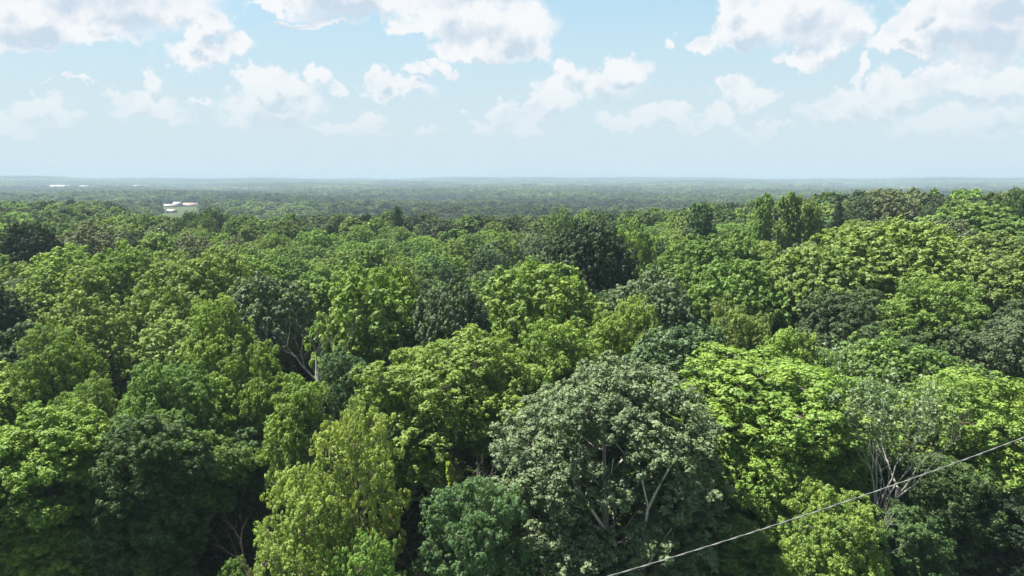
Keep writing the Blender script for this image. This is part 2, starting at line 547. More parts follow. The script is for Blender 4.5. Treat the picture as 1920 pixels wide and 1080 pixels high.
    for (x, y, z, r) in L:
        out.append((x, y, z, r * (0.80 if 'dome' in kind else 0.70)))
        k = n_sub if r < 4 else n_sub * (2 if r < 6 else 5)
        D = fib(k, rng) + rng.normal(size=(k, 3)) * .22
        D = D / np.linalg.norm(D, axis=1, keepdims=True)
        for dx, dy, dz in D:
            if dz < -0.45: continue
            q = np.array([x, y, z]) + np.array([dx, dy, dz * .9]) * r * rng.uniform(.66, .92)
            if any(np.linalg.norm(q - np.array(l[:3])) < l[3] * 0.62 for l in L): continue
            out.append((*q, (min(r, 3.2)) * f_sub * rng.uniform(.75, 1.25)))
    return np.array(out)


def crown_data(kind, seed, clump_r, leaf, per_clump, fill=1.0, airy=0.0, core=1.0):
    rng = np.random.default_rng(seed)
    L = lobes_for(kind, rng)
    C = []
    for i, (x, y, z, r) in enumerate(L):
        n = max(5, int(fill * 6.0 * (r / clump_r) ** 2))
        D = fib(n, rng) + rng.normal(size=(n, 3)) * 0.16
        D = unit(D)
        P = np.array([x, y, z]) + D * r * rng.uniform(0.72, 1.04, (n, 1))
        keep = D[:, 2] > -0.55
        for j, (a, b2, c, r2) in enumerate(L):
            if j == i: continue
            keep &= np.linalg.norm(P - (a, b2, c), axis=1) > r2 * 0.80
        keep &= rng.uniform(size=n) > airy
        C.append(np.concatenate([P, D], 1)[keep])
    C = np.concatenate(C)
    n = len(C)
    cr = clump_r * rng.uniform(0.6, 1.25, n)
    # every clump: several tufts on its upper, outer side; leaves round each tuft
    TU = max(3, per_clump // 22)
    LV = max(2, per_clump // TU)
    td = unit(rng.normal(size=(n, TU, 3)) + C[:, None, 3:] * 0.85 + np.array([0, 0, 0.55]))
    tc_ = C[:, None, :3] + td * cr[:, None, None] * rng.uniform(0.5, 0.95, (n, TU, 1)) * np.array([1, 1, 0.9])
    tr_ = cr[:, None, None, None] * rng.uniform(0.30, 0.52, (n, TU, 1, 1))
    ld = unit(rng.normal(size=(n, TU, LV, 3)) + td[:, :, None, :] * 0.45 + np.array([0, 0, .25]))
    lp = tc_[:, :, None, :] + ld * tr_ * rng.uniform(0.55, 1.0, (n, TU, LV, 1))
    nn = unit(ld * 1.0 + np.array([0, 0, 0.30]) + rng.normal(size=(n, TU, LV, 3)) * 0.30)
    # per-leaf tone: some of it goes by clump and tuft (new growth), the rest by leaf
    big = rng.normal(size=3) * 0.25
    patch = 0.5 + 0.5 * np.sin(C[:, :3] @ (unit(rng.normal(size=3)) * 1.1) + big[0]) * np.cos(C[:, :3] @ (unit(rng.normal(size=3)) * 0.7) + big[1])
    tone = 0.25 * patch[:, None, None] + 0.20 * rng.uniform(size=(n, 1, 1)) + 0.22 * rng.uniform(size=(n, TU, 1)) + 0.33 * rng.uniform(size=(n, TU, LV))
    V, Q, v = leaf_tris(lp.reshape(-1, 3), nn.reshape(-1, 3), leaf, rng, var=tone.reshape(-1))
    # the leafy inside of every mass, coarser because it is only seen through gaps
    if core > 0:
        ic, irr = [], []
        for (x, y, z, r) in L:
            k = int(core * r * r * 14)
            ic.append(np.array([x, y, z]) + unit(rng.normal(size=(k, 3))) * r * 0.68 * rng.uniform(0.2, 1, (k, 1)) ** 0.5)
        ic = np.concatenate(ic)
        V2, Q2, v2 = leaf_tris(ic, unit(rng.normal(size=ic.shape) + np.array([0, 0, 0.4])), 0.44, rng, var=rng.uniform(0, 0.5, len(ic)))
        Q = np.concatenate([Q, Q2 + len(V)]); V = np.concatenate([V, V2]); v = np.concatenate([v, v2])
    return (V, Q, v), L, C


def limbs(kind, L, C, seed, base_r=0.34, twigs=True, top=0.82):
    rng = random.Random(seed)
    zt = max(l[2] for l in L)
    trunk = Tubes()
    n = 7
    sway = [rng.uniform(-.35, .35) for _ in range(2)]
    def tp(f):
        return Vector((sway[0] * math.sin(f * 3), sway[1] * math.sin(f * 2.4), f * zt * top))
    trunk.add([tp(i / n) for i in range(n + 1)], [base_r * (1.35 if i == 0 else 1) * (1 - 0.8 * i / n) for i in range(n + 1)], 8)
    br = Tubes()
    for l in L:
        if l[3] < 1.12: continue
        c = Vector(l[:3])
        f = max(0.18, min(0.95, (c.z - 1.1 * math.hypot(c.x, c.y) - 0.5) / (zt * top)))
        s = tp(f)
        mid = s.lerp(c, 0.5) + Vector((rng.uniform(-.3, .3), rng.uniform(-.3, .3), -0.25 * (c - s).length * 0.3))
        L_ = (c - s).length
        path = [s]
        for k in range(1, 6):
            t = k / 6
            q = s.lerp(c, t) + Vector((rng.uniform(-1, 1), rng.uniform(-1, 1), rng.uniform(-.6, .6))) * .055 * L_
            q.z -= 0.16 * L_ * math.sin(math.pi * t)
            path.append(q)
        path.append(c)
        br.add(path, [base_r * (0.30 - .21 * (k / 6)) for k in range(7)], 5)
        if twigs:
            near = sorted(range(len(C)), key=lambda k: (Vector(C[k][:3]) - c).length)[:6]
            for k in near[::1]:
                e = Vector(C[k][:3])
                br.add([c, c.lerp(e, .5) + Vector((0, 0, -.1)), e], [base_r * .10, base_r * .06, base_r * .03], 4)
    return trunk, br


MODELS = {}
def model(name, kind, seed, clump_r, leaf, per, fill=1.0, airy=0.0, grey=False, bark=None, twigs=True, base_r=0.34, core=1.0):
    (V, Q, v), L, C = crown_data(kind, seed, clump_r, leaf, per, fill, airy, core)
    tr, br = limbs(kind, L, C, seed, base_r, twigs)
    ztop = V[:, 2].max(); w = np.percentile(np.abs(V[:, :2]), 98) * 2
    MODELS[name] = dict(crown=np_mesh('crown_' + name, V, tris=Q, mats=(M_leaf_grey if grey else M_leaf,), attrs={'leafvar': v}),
                        trunk=tr.mesh('trunk_' + name, bark or M_bark), limb=br.mesh('limb_' + name, bark or M_bark),
                        h=float(ztop), w=float(w), n=len(Q))


NEAR = dict(clump_r=0.78, leaf=0.17, per=190, fill=.72)
model('near_broad', 'broad', 1, **NEAR)
model('near_broad_b', 'broad', 2, **NEAR)
model('near_billow', 'billow', 3, **NEAR)
model('near_edge', 'edge', 4, clump_r=0.85, leaf=0.18, per=190, fill=.7)
model('near_edge_b', 'edge', 5, clump_r=0.85, leaf=0.175, per=190, airy=0.12, fill=.72)
model('near_yellow', 'edge', 15, clump_r=0.72, leaf=0.15, per=150, airy=0.38, core=0.3, fill=.66)
model('near_upright', 'upright', 6, **NEAR)
model('near_slim', 'slimedge', 16, **NEAR)
model('near_lopsided', 'lopsided', 17, **NEAR)
model('near_grey', 'fan', 8, clump_r=0.72, leaf=0.155, per=190, fill=.72, airy=0.05, core=0.8, grey=True, bark=M_bark_pale, base_r=0.36)
model('near_shrub', 'shrub', 9, clump_r=0.5, leaf=0.15, per=100, grey=False, base_r=0.1)
MID = dict(leaf=0.27, per=88, twigs=False)
model('mid_broad', 'broad', 21, clump_r=0.95, fill=.72, **MID)
model('mid_broad_b', 'broad', 22, clump_r=0.9, fill=.72, **MID)
model('mid_billow', 'billow', 23, clump_r=0.9, fill=.75, **MID)
model('mid_dome', 'dome', 24, clump_r=0.78, fill=0.72, **MID)
model('mid_dome_b', 'dome', 25, clump_r=0.76, fill=0.72, **MID)
model('mid_dome_grey', 'dome', 26, clump_r=0.78, fill=0.72, grey=True, **MID)
model('mid_big_dome', 'bigdome', 31, clump_r=0.85, fill=0.66, **MID)
model('mid_lopsided', 'lopsided', 32, clump_r=0.9, fill=.75, **MID)
model('mid_lopsided_b', 'lopsided', 33, clump_r=0.85, fill=.75, **MID)
model('mid_broad_c', 'broad', 34, clump_r=0.85, fill=.72, **MID)
model('mid_upright', 'upright', 27, clump_r=0.9, **MID)
model('mid_spire', 'spire', 28, clump_r=0.8, **MID)
model('mid_airy', 'broad', 29, clump_r=0.8, airy=0.3, core=0.3, fill=.7, **MID)
model('mid_conifer', 'conifer', 30, clump_r=0.6, leaf=0.30, per=50, twigs=False)
print({k: M['n'] for k, M in MODELS.items()})


# colours of the leaves themselves
TINT = dict(
    bright=(0.158, 0.242, 0.044), green=(0.118, 0.192, 0.042), deep=(0.062, 0.108, 0.030), olive=(0.155, 0.220, 0.052),
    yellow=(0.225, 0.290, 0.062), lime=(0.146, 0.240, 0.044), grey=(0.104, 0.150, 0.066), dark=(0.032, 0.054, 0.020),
    bluish=(0.078, 0.138, 0.050), brown=(0.135, 0.160, 0.080), darkgrey=(0.068, 0.106, 0.044))
LOOK = dict(bright='bright green', green='mid green', deep='deep green', olive='olive green', yellow='yellow-green', lime='lime green',
            grey='grey-green', dark='very dark green', bluish='blue-green', brown='brownish green', darkgrey='dark grey-green')
TREES = []      # x, y, crown radius of every placed tree


def place(mname, x, y, w, h, tint, rot, label, name='broadleaf_tree', cat='tree', group=None, zoff=0.0, lean=0.0):
    Mo = MODELS[mname]
    root = bpy.data.objects.new(name, None)
    COL.objects.link(root)
    root.location = (x, y, float(height(x, y)) + zoff - 0.1)
    root.rotation_euler = (lean, 0, rot)
    sx = w / Mo['w']; sz = h / Mo['h']
    q = RNG.uniform(.92, 1.1)
    root.scale = (sx * q, sx / q, sz)
    root.rotation_euler = (RNG.uniform(-.05, .05) + lean, RNG.uniform(-.05, .05), rot)
    root.empty_display_size = 0.5
    tag(root, label, cat, group)
    c = np.array(TINT[tint]) if isinstance(tint, str) else np.array(tint)
    j = RNG.uniform(0.9, 1.1) * RNG.uniform(0.965, 1.035, 3)
    colr = tuple(c * j) + (1,)
    for part in ('trunk', 'limb', 'crown'):
        o = link(part if part != 'limb' else 'limbs', Mo[part], root)
        o.color = colr
    TREES.append((x, y, w / 2, root, tint if isinstance(tint, str) else min(TINT, key=lambda k: sum(abs(1.10 * a - b) for a, b in zip(TINT[k], tint)))))
    return root


# ------------------------------------------------------------------ the trees one can point to in the photograph
# px, top py, width px, distance, model, tint, rotation, name, label
H_ = [
    (75, 752, 190, 52, 'near_slim', 'bright', 0.4, 'broadleaf_tree', 'mid green tree at the lower left edge, leafy from crown to grass'),
    (-30, 820, 170, 50, 'near_slim', 'green', 1.4, 'broadleaf_tree', 'green tree cut by the left edge of the picture at lower left'),
    (175, 772, 160, 54, 'near_slim', 'green', 2.4, 'broadleaf_tree', 'mid green tree, second from the lower left edge of the wood'),
    (262, 770, 170, 52, 'near_slim', 'deep', 2.0, 'broadleaf_tree', 'deep green tree, third from the lower left edge of the wood'),
    (345, 762, 170, 56, 'near_lopsided', 'green', 3.0, 'broadleaf_tree', 'shaded green tree left of the dark hollow at lower left'),
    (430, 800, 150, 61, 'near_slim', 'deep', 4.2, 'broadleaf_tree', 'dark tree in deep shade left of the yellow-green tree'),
    (395, 690, 150, 64, 'near_lopsided', 'bright', 4.9, 'broadleaf_tree', 'bright green crown above the dark hollow at lower left'),
    (480, 640, 130, 66, 'near_lopsided', 'bright', 0.9, 'broadleaf_tree', 'bright green lopsided crown up from the narrow bright tree'),
    (652, 752, 190, 46, 'near_yellow', 'yellow', 1.0, 'locust_tree', 'tall yellow-green airy tree at bottom, left of centre'),
    (560, 862, 190, 44, 'near_yellow', 'yellow', 3.3, 'locust_tree', 'lower yellow-green tree leaning left of the tall yellow-green one'),
    (680, 985, 150, 42, 'near_yellow', 'lime', 5.1, 'locust_tree', 'short yellowish tree at the bottom edge below the tall yellow-green tree'),
    (440, 1040, 80, 49, 'near_shrub', 'lime', 0.0, 'shrub', 'small bright shrub at bottom edge beside the dark grass'),
    (600, 785, 110, 57, 'near_broad', 'grey', 0.3, 'broadleaf_tree', 'small grey-green tree peeping out behind the yellow-green tree'),
    (850, 603, 350, 62, 'near_broad_b', 'bright', 0.9, 'maple_tree', 'big bright green maple in the centre of the lower picture'),
    (735, 700, 160, 58, 'near_broad', 'bright', 2.4, 'maple_tree', 'bright green lower dome on the left flank of the big central maple'),
    (1030, 592, 190, 68, 'near_billow', 'bright', 2.9, 'broadleaf_tree', 'clumpy bright tree between central maple and grey-green giant'),
    (1155, 662, 400, 50, 'near_grey', 'grey', 0.0, 'cottonwood_tree', 'huge grey-green tree with pale limbs showing, at bottom centre right'),
    (895, 880, 215, 45, 'near_edge', 'bluish', 3.6, 'broadleaf_tree', 'blue-green smaller tree in front of the central maple'),
    (1410, 640, 400, 60, 'near_billow', 'lime', 1.2, 'maple_tree', 'big lime green billowy tree right of the grey-green giant'),
    (1555, 680, 210, 58, 'near_lopsided', 'lime', 4.0, 'maple_tree', 'bright green shoulder tree between lime tree and bare grey snag'),
    (1440, 790, 230, 54, 'near_edge', 'bright', 5.2, 'broadleaf_tree', 'mid green lower tree under the lime billowy tree'),
    (1570, 915, 180, 46, 'near_edge_b', 'bright', 0.7, 'broadleaf_tree', 'bright green young tree crossed by the power line at bottom right'),
    (1385, 965, 130, 48, 'near_upright', 'green', 1.9, 'broadleaf_tree', 'small green tree between grey-green giant and the power line'),
    (1850, 692, 260, 57, 'near_edge_b', 'bright', 2.2, 'broadleaf_tree', 'bright topped large tree at the lower right edge'),
    (1770, 850, 200, 53, 'near_edge', 'deep', 3.0, 'broadleaf_tree', 'deep green tree under the power line at the lower right'),
    (1700, 945, 130, 47, 'near_slim', 'deep', 1.1, 'broadleaf_tree', 'deep green young tree hiding the foot of the bare snags at right'),
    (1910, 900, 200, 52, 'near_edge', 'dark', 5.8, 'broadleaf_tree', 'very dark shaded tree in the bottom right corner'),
    (1895, 575, 170, 72, 'near_broad_b', 'grey', 0.2, 'broadleaf_tree', 'pale grey-green tree on the right edge, halfway up'),
    (1600, 535, 170, 82, 'near_billow', 'darkgrey', 5.0, 'broadleaf_tree', 'dark grey-green tree above the bare grey snag'),
    (1735, 503, 170, 80, 'near_billow', 'green', 1.4, 'broadleaf_tree', 'tree with lit lime crown top and dark flanks at right'),
    (1690, 600, 210, 76, 'near_broad', 'deep', 2.6, 'broadleaf_tree', 'deep green tree over the dark gap behind the bare snag'),
    (1382, 480, 180, 88, 'mid_dome', 'green', 0.6, 'oak_tree', 'round olive-topped oak in the wood right of centre'),
    (1660, 398, 300, 98, 'mid_big_dome', 'olive', 1.6, 'oak_tree', 'largest tufted sunlit dome oak on the right-hand rise'),
    (1545, 455, 190, 92, 'mid_dome', 'olive', 4.6, 'oak_tree', 'tufted dome oak on the left flank of the largest dome'),
    (1335, 424, 240, 112, 'mid_big_dome', 'green', 3.3, 'oak_tree', 'wide domed tree behind the round olive-topped oak'),
    (1230, 495, 150, 84, 'mid_dome_grey', 'grey', 2.2, 'oak_tree', 'grey-green rounded tree right of the very dark oak'),
    (1120, 404, 160, 112, 'mid_billow', 'dark', 0.5, 'oak_tree', 'very dark oak standing out near the middle of the wood'),
    (1060, 440, 130, 112, 'mid_dome', 'darkgrey', 3.5, 'oak_tree', 'dark grey-green oak on the left shoulder of the very dark oak'),
    (1188, 400, 90, 135, 'mid_broad', 'lime', 1.1, 'broadleaf_tree', 'lime green tree behind the very dark oak'),
    (1020, 480, 230, 82, 'mid_billow', 'bright', 5.6, 'broadleaf_tree', 'wide bright green tree in the centre of the wood'),
    (848, 508, 140, 78, 'mid_dome_grey', 'darkgrey', 1.8, 'oak_tree', 'dark grey-green dome with black shade beneath, left of centre'),
    (690, 486, 200, 82, 'mid_billow', 'bright', 0.1, 'broadleaf_tree', 'bright green tree behind the bare branches left of centre'),
    (755, 470, 90, 100, 'mid_broad', 'olive', 4.4, 'broadleaf_tree', 'pale yellowish tree top just behind the dark dome left of centre'),
    (370, 458, 230, 100, 'mid_big_dome', 'olive', 2.8, 'oak_tree', 'broad olive dome oak at upper left of the near wood'),
    (500, 500, 150, 88, 'mid_dome_grey', 'grey', 5.9, 'oak_tree', 'grey-green dome with whitish tufts beside the broad olive dome'),
    (415, 548, 150, 74, 'near_billow', 'bright', 4.9, 'broadleaf_tree', 'bright green billowy tree in the left half, mid-height'),
    (310, 658, 170, 60, 'near_broad', 'green', 5.5, 'broadleaf_tree', 'rounded green tree above the shaded lower left tree'),
    (160, 690, 110, 62, 'near_broad_b', 'olive', 1.3, 'broadleaf_tree', 'olive green tree above the leafy lower left edge tree'),
    (95, 600, 130, 68, 'near_broad', 'bright', 3.8, 'broadleaf_tree', 'bright green round tree near the left edge, halfway up'),
    (150, 535, 150, 82, 'mid_airy', 'olive', 2.1, 'broadleaf_tree', 'thin pale olive tree near the left edge'),
    (545, 688, 120, 58, 'near_upright', 'bright', 3.1, 'broadleaf_tree', 'narrow bright green tree above the yellow-green tree'),
    (640, 640, 150, 66, 'near_broad_b', 'bluish', 5.0, 'broadleaf_tree', 'dark blue-green tree left of the big central maple'),
    (1180, 548, 160, 74, 'near_broad', 'bright', 1.7, 'broadleaf_tree', 'fresh green tree above the grey-green giant'),
    (1270, 592, 190, 67, 'mid_dome_grey', 'bluish', 0.8, 'oak_tree', 'blue-green tufted tree above the lime billowy tree'),
    (1385, 545, 140, 74, 'near_broad_b', 'olive', 3.9, 'broadleaf_tree', 'olive tree above the big lime billowy tree'),
    (1490, 605, 110, 68, 'near_upright', 'bright', 4.4, 'broadleaf_tree', 'small bright tree between lime billowy tree and dark gap'),
    (1880, 475, 150, 90, 'mid_dome', 'olive', 0.9, 'oak_tree', 'olive dome oak on the right edge, lower of two'),
    (1860, 430, 130, 105, 'mid_dome_b', 'olive', 2.3, 'oak_tree', 'olive dome oak on the right edge, upper of two'),
    (1835, 378, 150, 135, 'mid_dome', 'green', 5.3, 'oak_tree', 'green domed tree on the skyline of the right-hand rise'),
    (1910, 348, 60, 150, 'mid_broad', 'deep', 4.1, 'broadleaf_tree', 'dark tree touching the horizon at the right edge'),
    (1425, 358, 44, 150, 'mid_spire', 'green', 1.5, 'poplar_tree', 'slim tall tree on the skyline, left of a similar pair'),
    (1492, 356, 52, 150, 'mid_spire', 'olive', 3.0, 'poplar_tree', 'slim olive tall tree on the skyline, tallest of the slim group'),
    (1528, 374, 40, 150, 'mid_upright', 'olive', 0.3, 'poplar_tree', 'small slim tree right of the tallest slim skyline tree'),
    (1320, 376, 60, 165, 'mid_upright', 'bluish', 2.7, 'poplar_tree', 'lone slim blue-green tree left of the slim skyline group'),
    (1573, 362, 34, 185, 'mid_conifer', 'dark', 0.0, 'conifer_tree', 'dark pointed conifer on the skyline of the rise'),
    (1660, 350, 100, 190, 'mid_dome', 'brown', 1.9, 'oak_tree', 'dark brownish dome tree on the skyline of the rise'),
    (1610, 362, 60, 188, 'mid_broad', 'darkgrey', 5.7, 'broadleaf_tree', 'dark grey-green tree between conifer and brownish dome'),
    (1755, 366, 46, 185, 'mid_broad', 'darkgrey', 4.7, 'broadleaf_tree', 'small dark tree right of the brownish skyline dome'),
    (1785, 372, 44, 170, 'mid_upright', 'green', 2.6, 'broadleaf_tree', 'small fresh green tree on the skyline of the rise'),
    (45, 412, 90, 150, 'mid_dome', 'dark', 4.5, 'oak_tree', 'very dark round tree at the far left of the wood'),
    (165, 408, 120, 160, 'mid_airy', 'brown', 0.2, 'broadleaf_tree', 'greyish thin crowned tree beside the very dark one at far left'),
    (120, 452, 150, 120, 'mid_broad', 'bright', 3.7, 'broadleaf_tree', 'light green wide tree below the greyish thin crown at left'),
    (230, 448, 120, 118, 'mid_broad_b', 'bright', 1.0, 'broadleaf_tree', 'light green tree left of the broad olive dome'),
    (455, 400, 66, 240, 'mid_dome', 'green', 2.0, 'broadleaf_tree', 'neat round green tree near the clearing by the farm sheds'),
    (395, 384, 60, 262, 'mid_broad', 'deep', 4.0, 'broadleaf_tree', 'deep green tree just right of the clearing by the farm sheds'),
    (352, 392, 42, 255, 'mid_broad', 'deep', 5.0, 'broadleaf_tree', 'deep green tree at the lower right corner of the shed clearing'),
    (378, 398, 44, 245, 'mid_broad_b', 'green', 1.0, 'broadleaf_tree', 'mid green tree between the two deep green trees by the clearing'),
    (338, 408, 40, 240, 'mid_broad', 'deep', 3.0, 'broadleaf_tree', 'dark tree closing the near end of the shed clearing'),
    (345, 432, 90, 175, 'mid_airy', 'brown', 1.2, 'broadleaf_tree', 'greyish brown thin tree below the shed clearing'),
    (435, 440, 80, 170, 'mid_airy', 'brown', 3.2, 'broadleaf_tree', 'greyish brown thin tree below the neat round green tree'),
    (268, 392, 34, 262, 'mid_broad_b', 'bright', 5.0, 'broadleaf_tree', 'light green tree at the left side of the shed clearing'),
    (745, 384, 24, 250, 'mid_upright', 'deep', 1.0, 'broadleaf_tree', 'dark upright tree tip rising above the wood left of centre'),
    (1055, 383, 60, 215, 'mid_broad', 'green', 1.0, 'broadleaf_tree', 'green tree top rising above the wood behind the very dark oak'),
]
for (px, py, w, d, mn, tint, rot, nm, lab) in H_:
    x, y, z = at(px, py, d)
    g = float(height(x, y))
    width = w / FPX * d * math.hypot(1, x / d) * (1.0 if mn.startswith('near') else 1.05)
    place(mn, x, y, width, max(z - g, 3.0), tint, rot, lab, nm)

# ------------------------------------------------------------------ the rest of the near wood
KINDS = [('mid_lopsided', 'broadleaf_tree', 3), ('mid_lopsided_b', 'broadleaf_tree', 3), ('mid_broad_c', 'broadleaf_tree', 2), ('mid_broad', 'broadleaf_tree', 2.5), ('mid_broad_b', 'broadleaf_tree', 3), ('mid_billow', 'broadleaf_tree', 3), ('mid_dome', 'oak_tree', 2),
         ('mid_dome_b', 'oak_tree', 1.5), ('mid_dome_grey', 'oak_tree', 1), ('mid_upright', 'poplar_tree', 1), ('mid_spire', 'poplar_tree', 1.6),
         ('mid_airy', 'broadleaf_tree', .8)]
TW = [('green', 5), ('bright', 5), ('deep', 1.2), ('olive', 3), ('lime', 1), ('grey', 1.4), ('dark', .25), ('bluish', .9), ('brown', .6), ('darkgrey', .6)]
def pick(r, T_):
    s = sum(t[-1] for t in T_); u = r.uniform(0, s)
    for t in T_:
        u -= t[-1]
        if u <= 0: return t
    return T_[-1]
rr = random.Random(5)
MAXNEAR = 318
cands = []
tries = 0
occ = [(a, b, c) for (a, b, c, _, _) in TREES]
y = 60.0
while y < 400:
    x = -0.70 * y - 5
    while x < 0.70 * y + 5:
        cands.append((x + rr.uniform(-2.6, 2.6), y + rr.uniform(-2.6, 2.6)))
        x += 8.0
    y += 7.2
cands.sort(key=lambda c: math.hypot(*c))


def clearing(x, y):
    """the open lawn round the sheds and the line of sight to it"""
    a, b = pixel_ray(292, 400)[0], pixel_ray(385, 400)[0]
    t = x / y
    if y > 300 and a < t < b: return y > 640
    return False


NEAR_LIMIT = 0
for (x, y) in cands:
    if len(TREES) >= MAXNEAR: break
    r = rr.uniform(4.2, 6.4)
    if any((x - a) ** 2 + (y - b) ** 2 < (0.79 * (r + c)) ** 2 for (a, b, c) in occ): continue
    if y < 64 and abs(x) < 0.7 * y: continue
    if y > 250: break
    NEAR_LIMIT = max(NEAR_LIMIT, math.hypot(x, y))
    k, nm, _ = pick(rr, KINDS); tint, _ = pick(rr, TW)
    g = float(height(x, y))
    hgt = rr.uniform(12.5, 18.0)
    if k in ('mid_upright', 'mid_spire'): r *= 0.8; hgt = rr.uniform(16, 20)
    tpx, _ = 960 + FPX * x / y, 0
    lim = np.interp(tpx, [0, 250, 300, 400, 700, 1000, 1130, 1250, 1400, 1550, 1700, 1800, 1920], [372, 385, 415, 398, 396, 398, 404, 414, 408, 402, 388, 382, 368])
    hgt = max(9.0, min(hgt, CAM_H - g - (lim - 338) / FPX * y + rr.uniform(-1.5, .3)))
    place(k, x, y, 2 * r * 1.05, hgt, tuple(1.10 * c for c in TINT[tint]) if tint not in ('dark', 'deep') else tint, rr.uniform(0, 6.28), None, nm, group='trees of the near wood')
    occ.append((x, y, r))

# labels for the remaining trees: by look and by the nearest tree one can name
MARKS = [(90, 800, 'the leafy lower left edge tree'), (650, 800, 'the tall yellow-green tree'), (850, 640, 'the big central maple'), (1158, 700, 'the grey-green giant'),
         (1400, 680, 'the lime billowy tree'), (1672, 730, 'the half-dead grey tree'), (1650, 430, 'the largest tufted dome'), (1120, 430, 'the very dark oak'),
         (848, 530, 'the dark grey-green dome'), (370, 480, 'the broad olive dome'), (45, 430, 'the very dark round tree at far left'), (330, 390, 'the shed clearing'),
         (1490, 370, 'the slim skyline trees'), (1660, 360, 'the brownish skyline dome'), (1382, 500, 'the round olive-topped oak'), (415, 570, 'the bright billowy left tree'),
         (745, 390, 'the dark upright tree tip'), (1895, 600, 'the pale right edge tree'), (150, 560, 'the thin pale olive tree')]
SHAPE = {'mid_lopsided': 'lopsided', 'mid_lopsided_b': 'lopsided', 'mid_broad_c': 'rounded', 'mid_dome': 'domed', 'mid_dome_b': 'domed', 'mid_dome_grey': 'tufted', 'mid_broad': 'rounded', 'mid_broad_b': 'rounded', 'mid_billow': 'billowy',
         'mid_upright': 'upright', 'mid_spire': 'slim-topped', 'mid_airy': 'thin-crowned'}
ORD = ['', 'second ', 'third ', 'fourth ', 'fifth ', 'sixth ', 'seventh ', 'eighth ', 'ninth ', 'tenth ', 'eleventh ', 'twelfth ']
def to_pixel(x, y, z):
    z -= CAM_H
    f = y * math.cos(PITCH) - z * math.sin(PITCH); u = y * math.sin(PITCH) + z * math.cos(PITCH)
    return 960 + FPX * x / f, 540 - FPX * u / f
jobs = []
for (x, y, r, root, tint) in TREES:
    if root.get('label'): continue
    crown = [c for c in root.children if c.name.startswith('crown')][0]
    shp = SHAPE[crown.data.name.replace('crown_', '').split('.')[0]]
    px, py = to_pixel(x, y, root.location.z + 19 * root.scale.z)
    mk = min(MARKS, key=lambda k: math.hypot(k[0] - px, (k[1] - py) * 1.6))
    dx, dy = px - mk[0], (py - mk[1]) * 1.6
    rel = ('left of' if dx < 0 else 'right of') if abs(dx) > abs(dy) else ('behind' if dy < 0 else 'in front of')
    jobs.append((math.hypot(dx, dy), root, LOOK[tint], shp, rel, mk[2]))
    root['category'] = 'tree'
seen = {}
for dist, root, look, shp, rel, mk in sorted(jobs, key=lambda j: j[0]):
    k = (look, shp, rel, mk); i = seen.get(k, 0); seen[k] = i + 1
    nm_ = 'oak' if root.name.startswith('oak') else 'poplar' if root.name.startswith('poplar') else 'tree'
    root['label'] = ('%s %s %s, %snearest %s %s' % (look, shp, nm_, ORD[min(i, 11)], rel, mk.replace('at far left', '').strip())).strip()


# ------------------------------------------------------------------ masses nobody could count: one object each
def far_proto(name, kind, seed, clump_r, leaf, per, fill, mat=None):
    (V, Q, v), L, C = crown_data(kind, seed, clump_r, leaf, per, fill, 0.0, 0.0)
    me = np_mesh(name, V, tris=Q, mats=(mat or M_leaf_far,), attrs={'leafvar': v})
    return bpy.data.objects.new(name, me), len(Q)


def scatter(name, P, idx, rot, scl, tint, protos, label):
    col = bpy.data.collections.new(name + '_kinds')
    for i, p in enumerate(protos):
        p.name = '%s_kind_%02d' % (name, i)
        col.objects.link(p)
    me = bpy.data.meshes.new(name)
    P = np.asarray(P, np.float32)
    me.vertices.add(len(P)); me.vertices.foreach_set('co', P.ravel())
    a = me.attributes.new('idx', 'INT', 'POINT'); a.data.foreach_set('value', np.asarray(idx, np.int32))
    a = me.attributes.new('rot', 'FLOAT', 'POINT'); a.data.foreach_set('value', np.asarray(rot, np.float32))
    a = me.attributes.new('scl', 'FLOAT_VECTOR', 'POINT'); a.data.foreach_set('vector', np.asarray(scl, np.float32).ravel())
    a = me.attributes.new('tint', 'FLOAT_COLOR', 'POINT')
    a.data.foreach_set('color', np.concatenate([tint, np.ones((len(P), 1))], 1).astype(np.float32).ravel())
    o = link(name, me)
    g = bpy.data.node_groups.new(name, 'GeometryNodeTree')
    g.interface.new_socket('Geometry', in_out='INPUT', socket_type='NodeSocketGeometry')
    g.interface.new_socket('Geometry', in_out='OUTPUT', socket_type='NodeSocketGeometry')
    N, Lk = g.nodes, g.links
    gi, go = N.new('NodeGroupInput'), N.new('NodeGroupOutput')
    ip = N.new('GeometryNodeInstanceOnPoints'); ci = N.new('GeometryNodeCollectionInfo')
    ci.inputs['Collection'].default_value = col
    ci.inputs['Separate Children'].default_value = True
    ci.inputs['Reset Children'].default_value = True
    def na(nm, tp):
        x = N.new('GeometryNodeInputNamedAttribute'); x.data_type = tp; x.inputs['Name'].default_value = nm
        return x.outputs['Attribute']
    cx = N.new('ShaderNodeCombineXYZ'); Lk.new(na('rot', 'FLOAT'), cx.inputs[2])
    Lk.new(gi.outputs[0], ip.inputs['Points']); Lk.new(ci.outputs[0], ip.inputs['Instance'])
    ip.inputs['Pick Instance'].default_value = True
    Lk.new(na('idx', 'INT'), ip.inputs['Instance Index'])
    Lk.new(cx.outputs[0], ip.inputs['Rotation']); Lk.new(na('scl', 'FLOAT_VECTOR'), ip.inputs['Scale'])
    Lk.new(ip.outputs[0], go.inputs[0])
    md = o.modifiers.new('scatter', 'NODES'); md.node_group = g
    tag(o, label, kind='stuff')
    return o


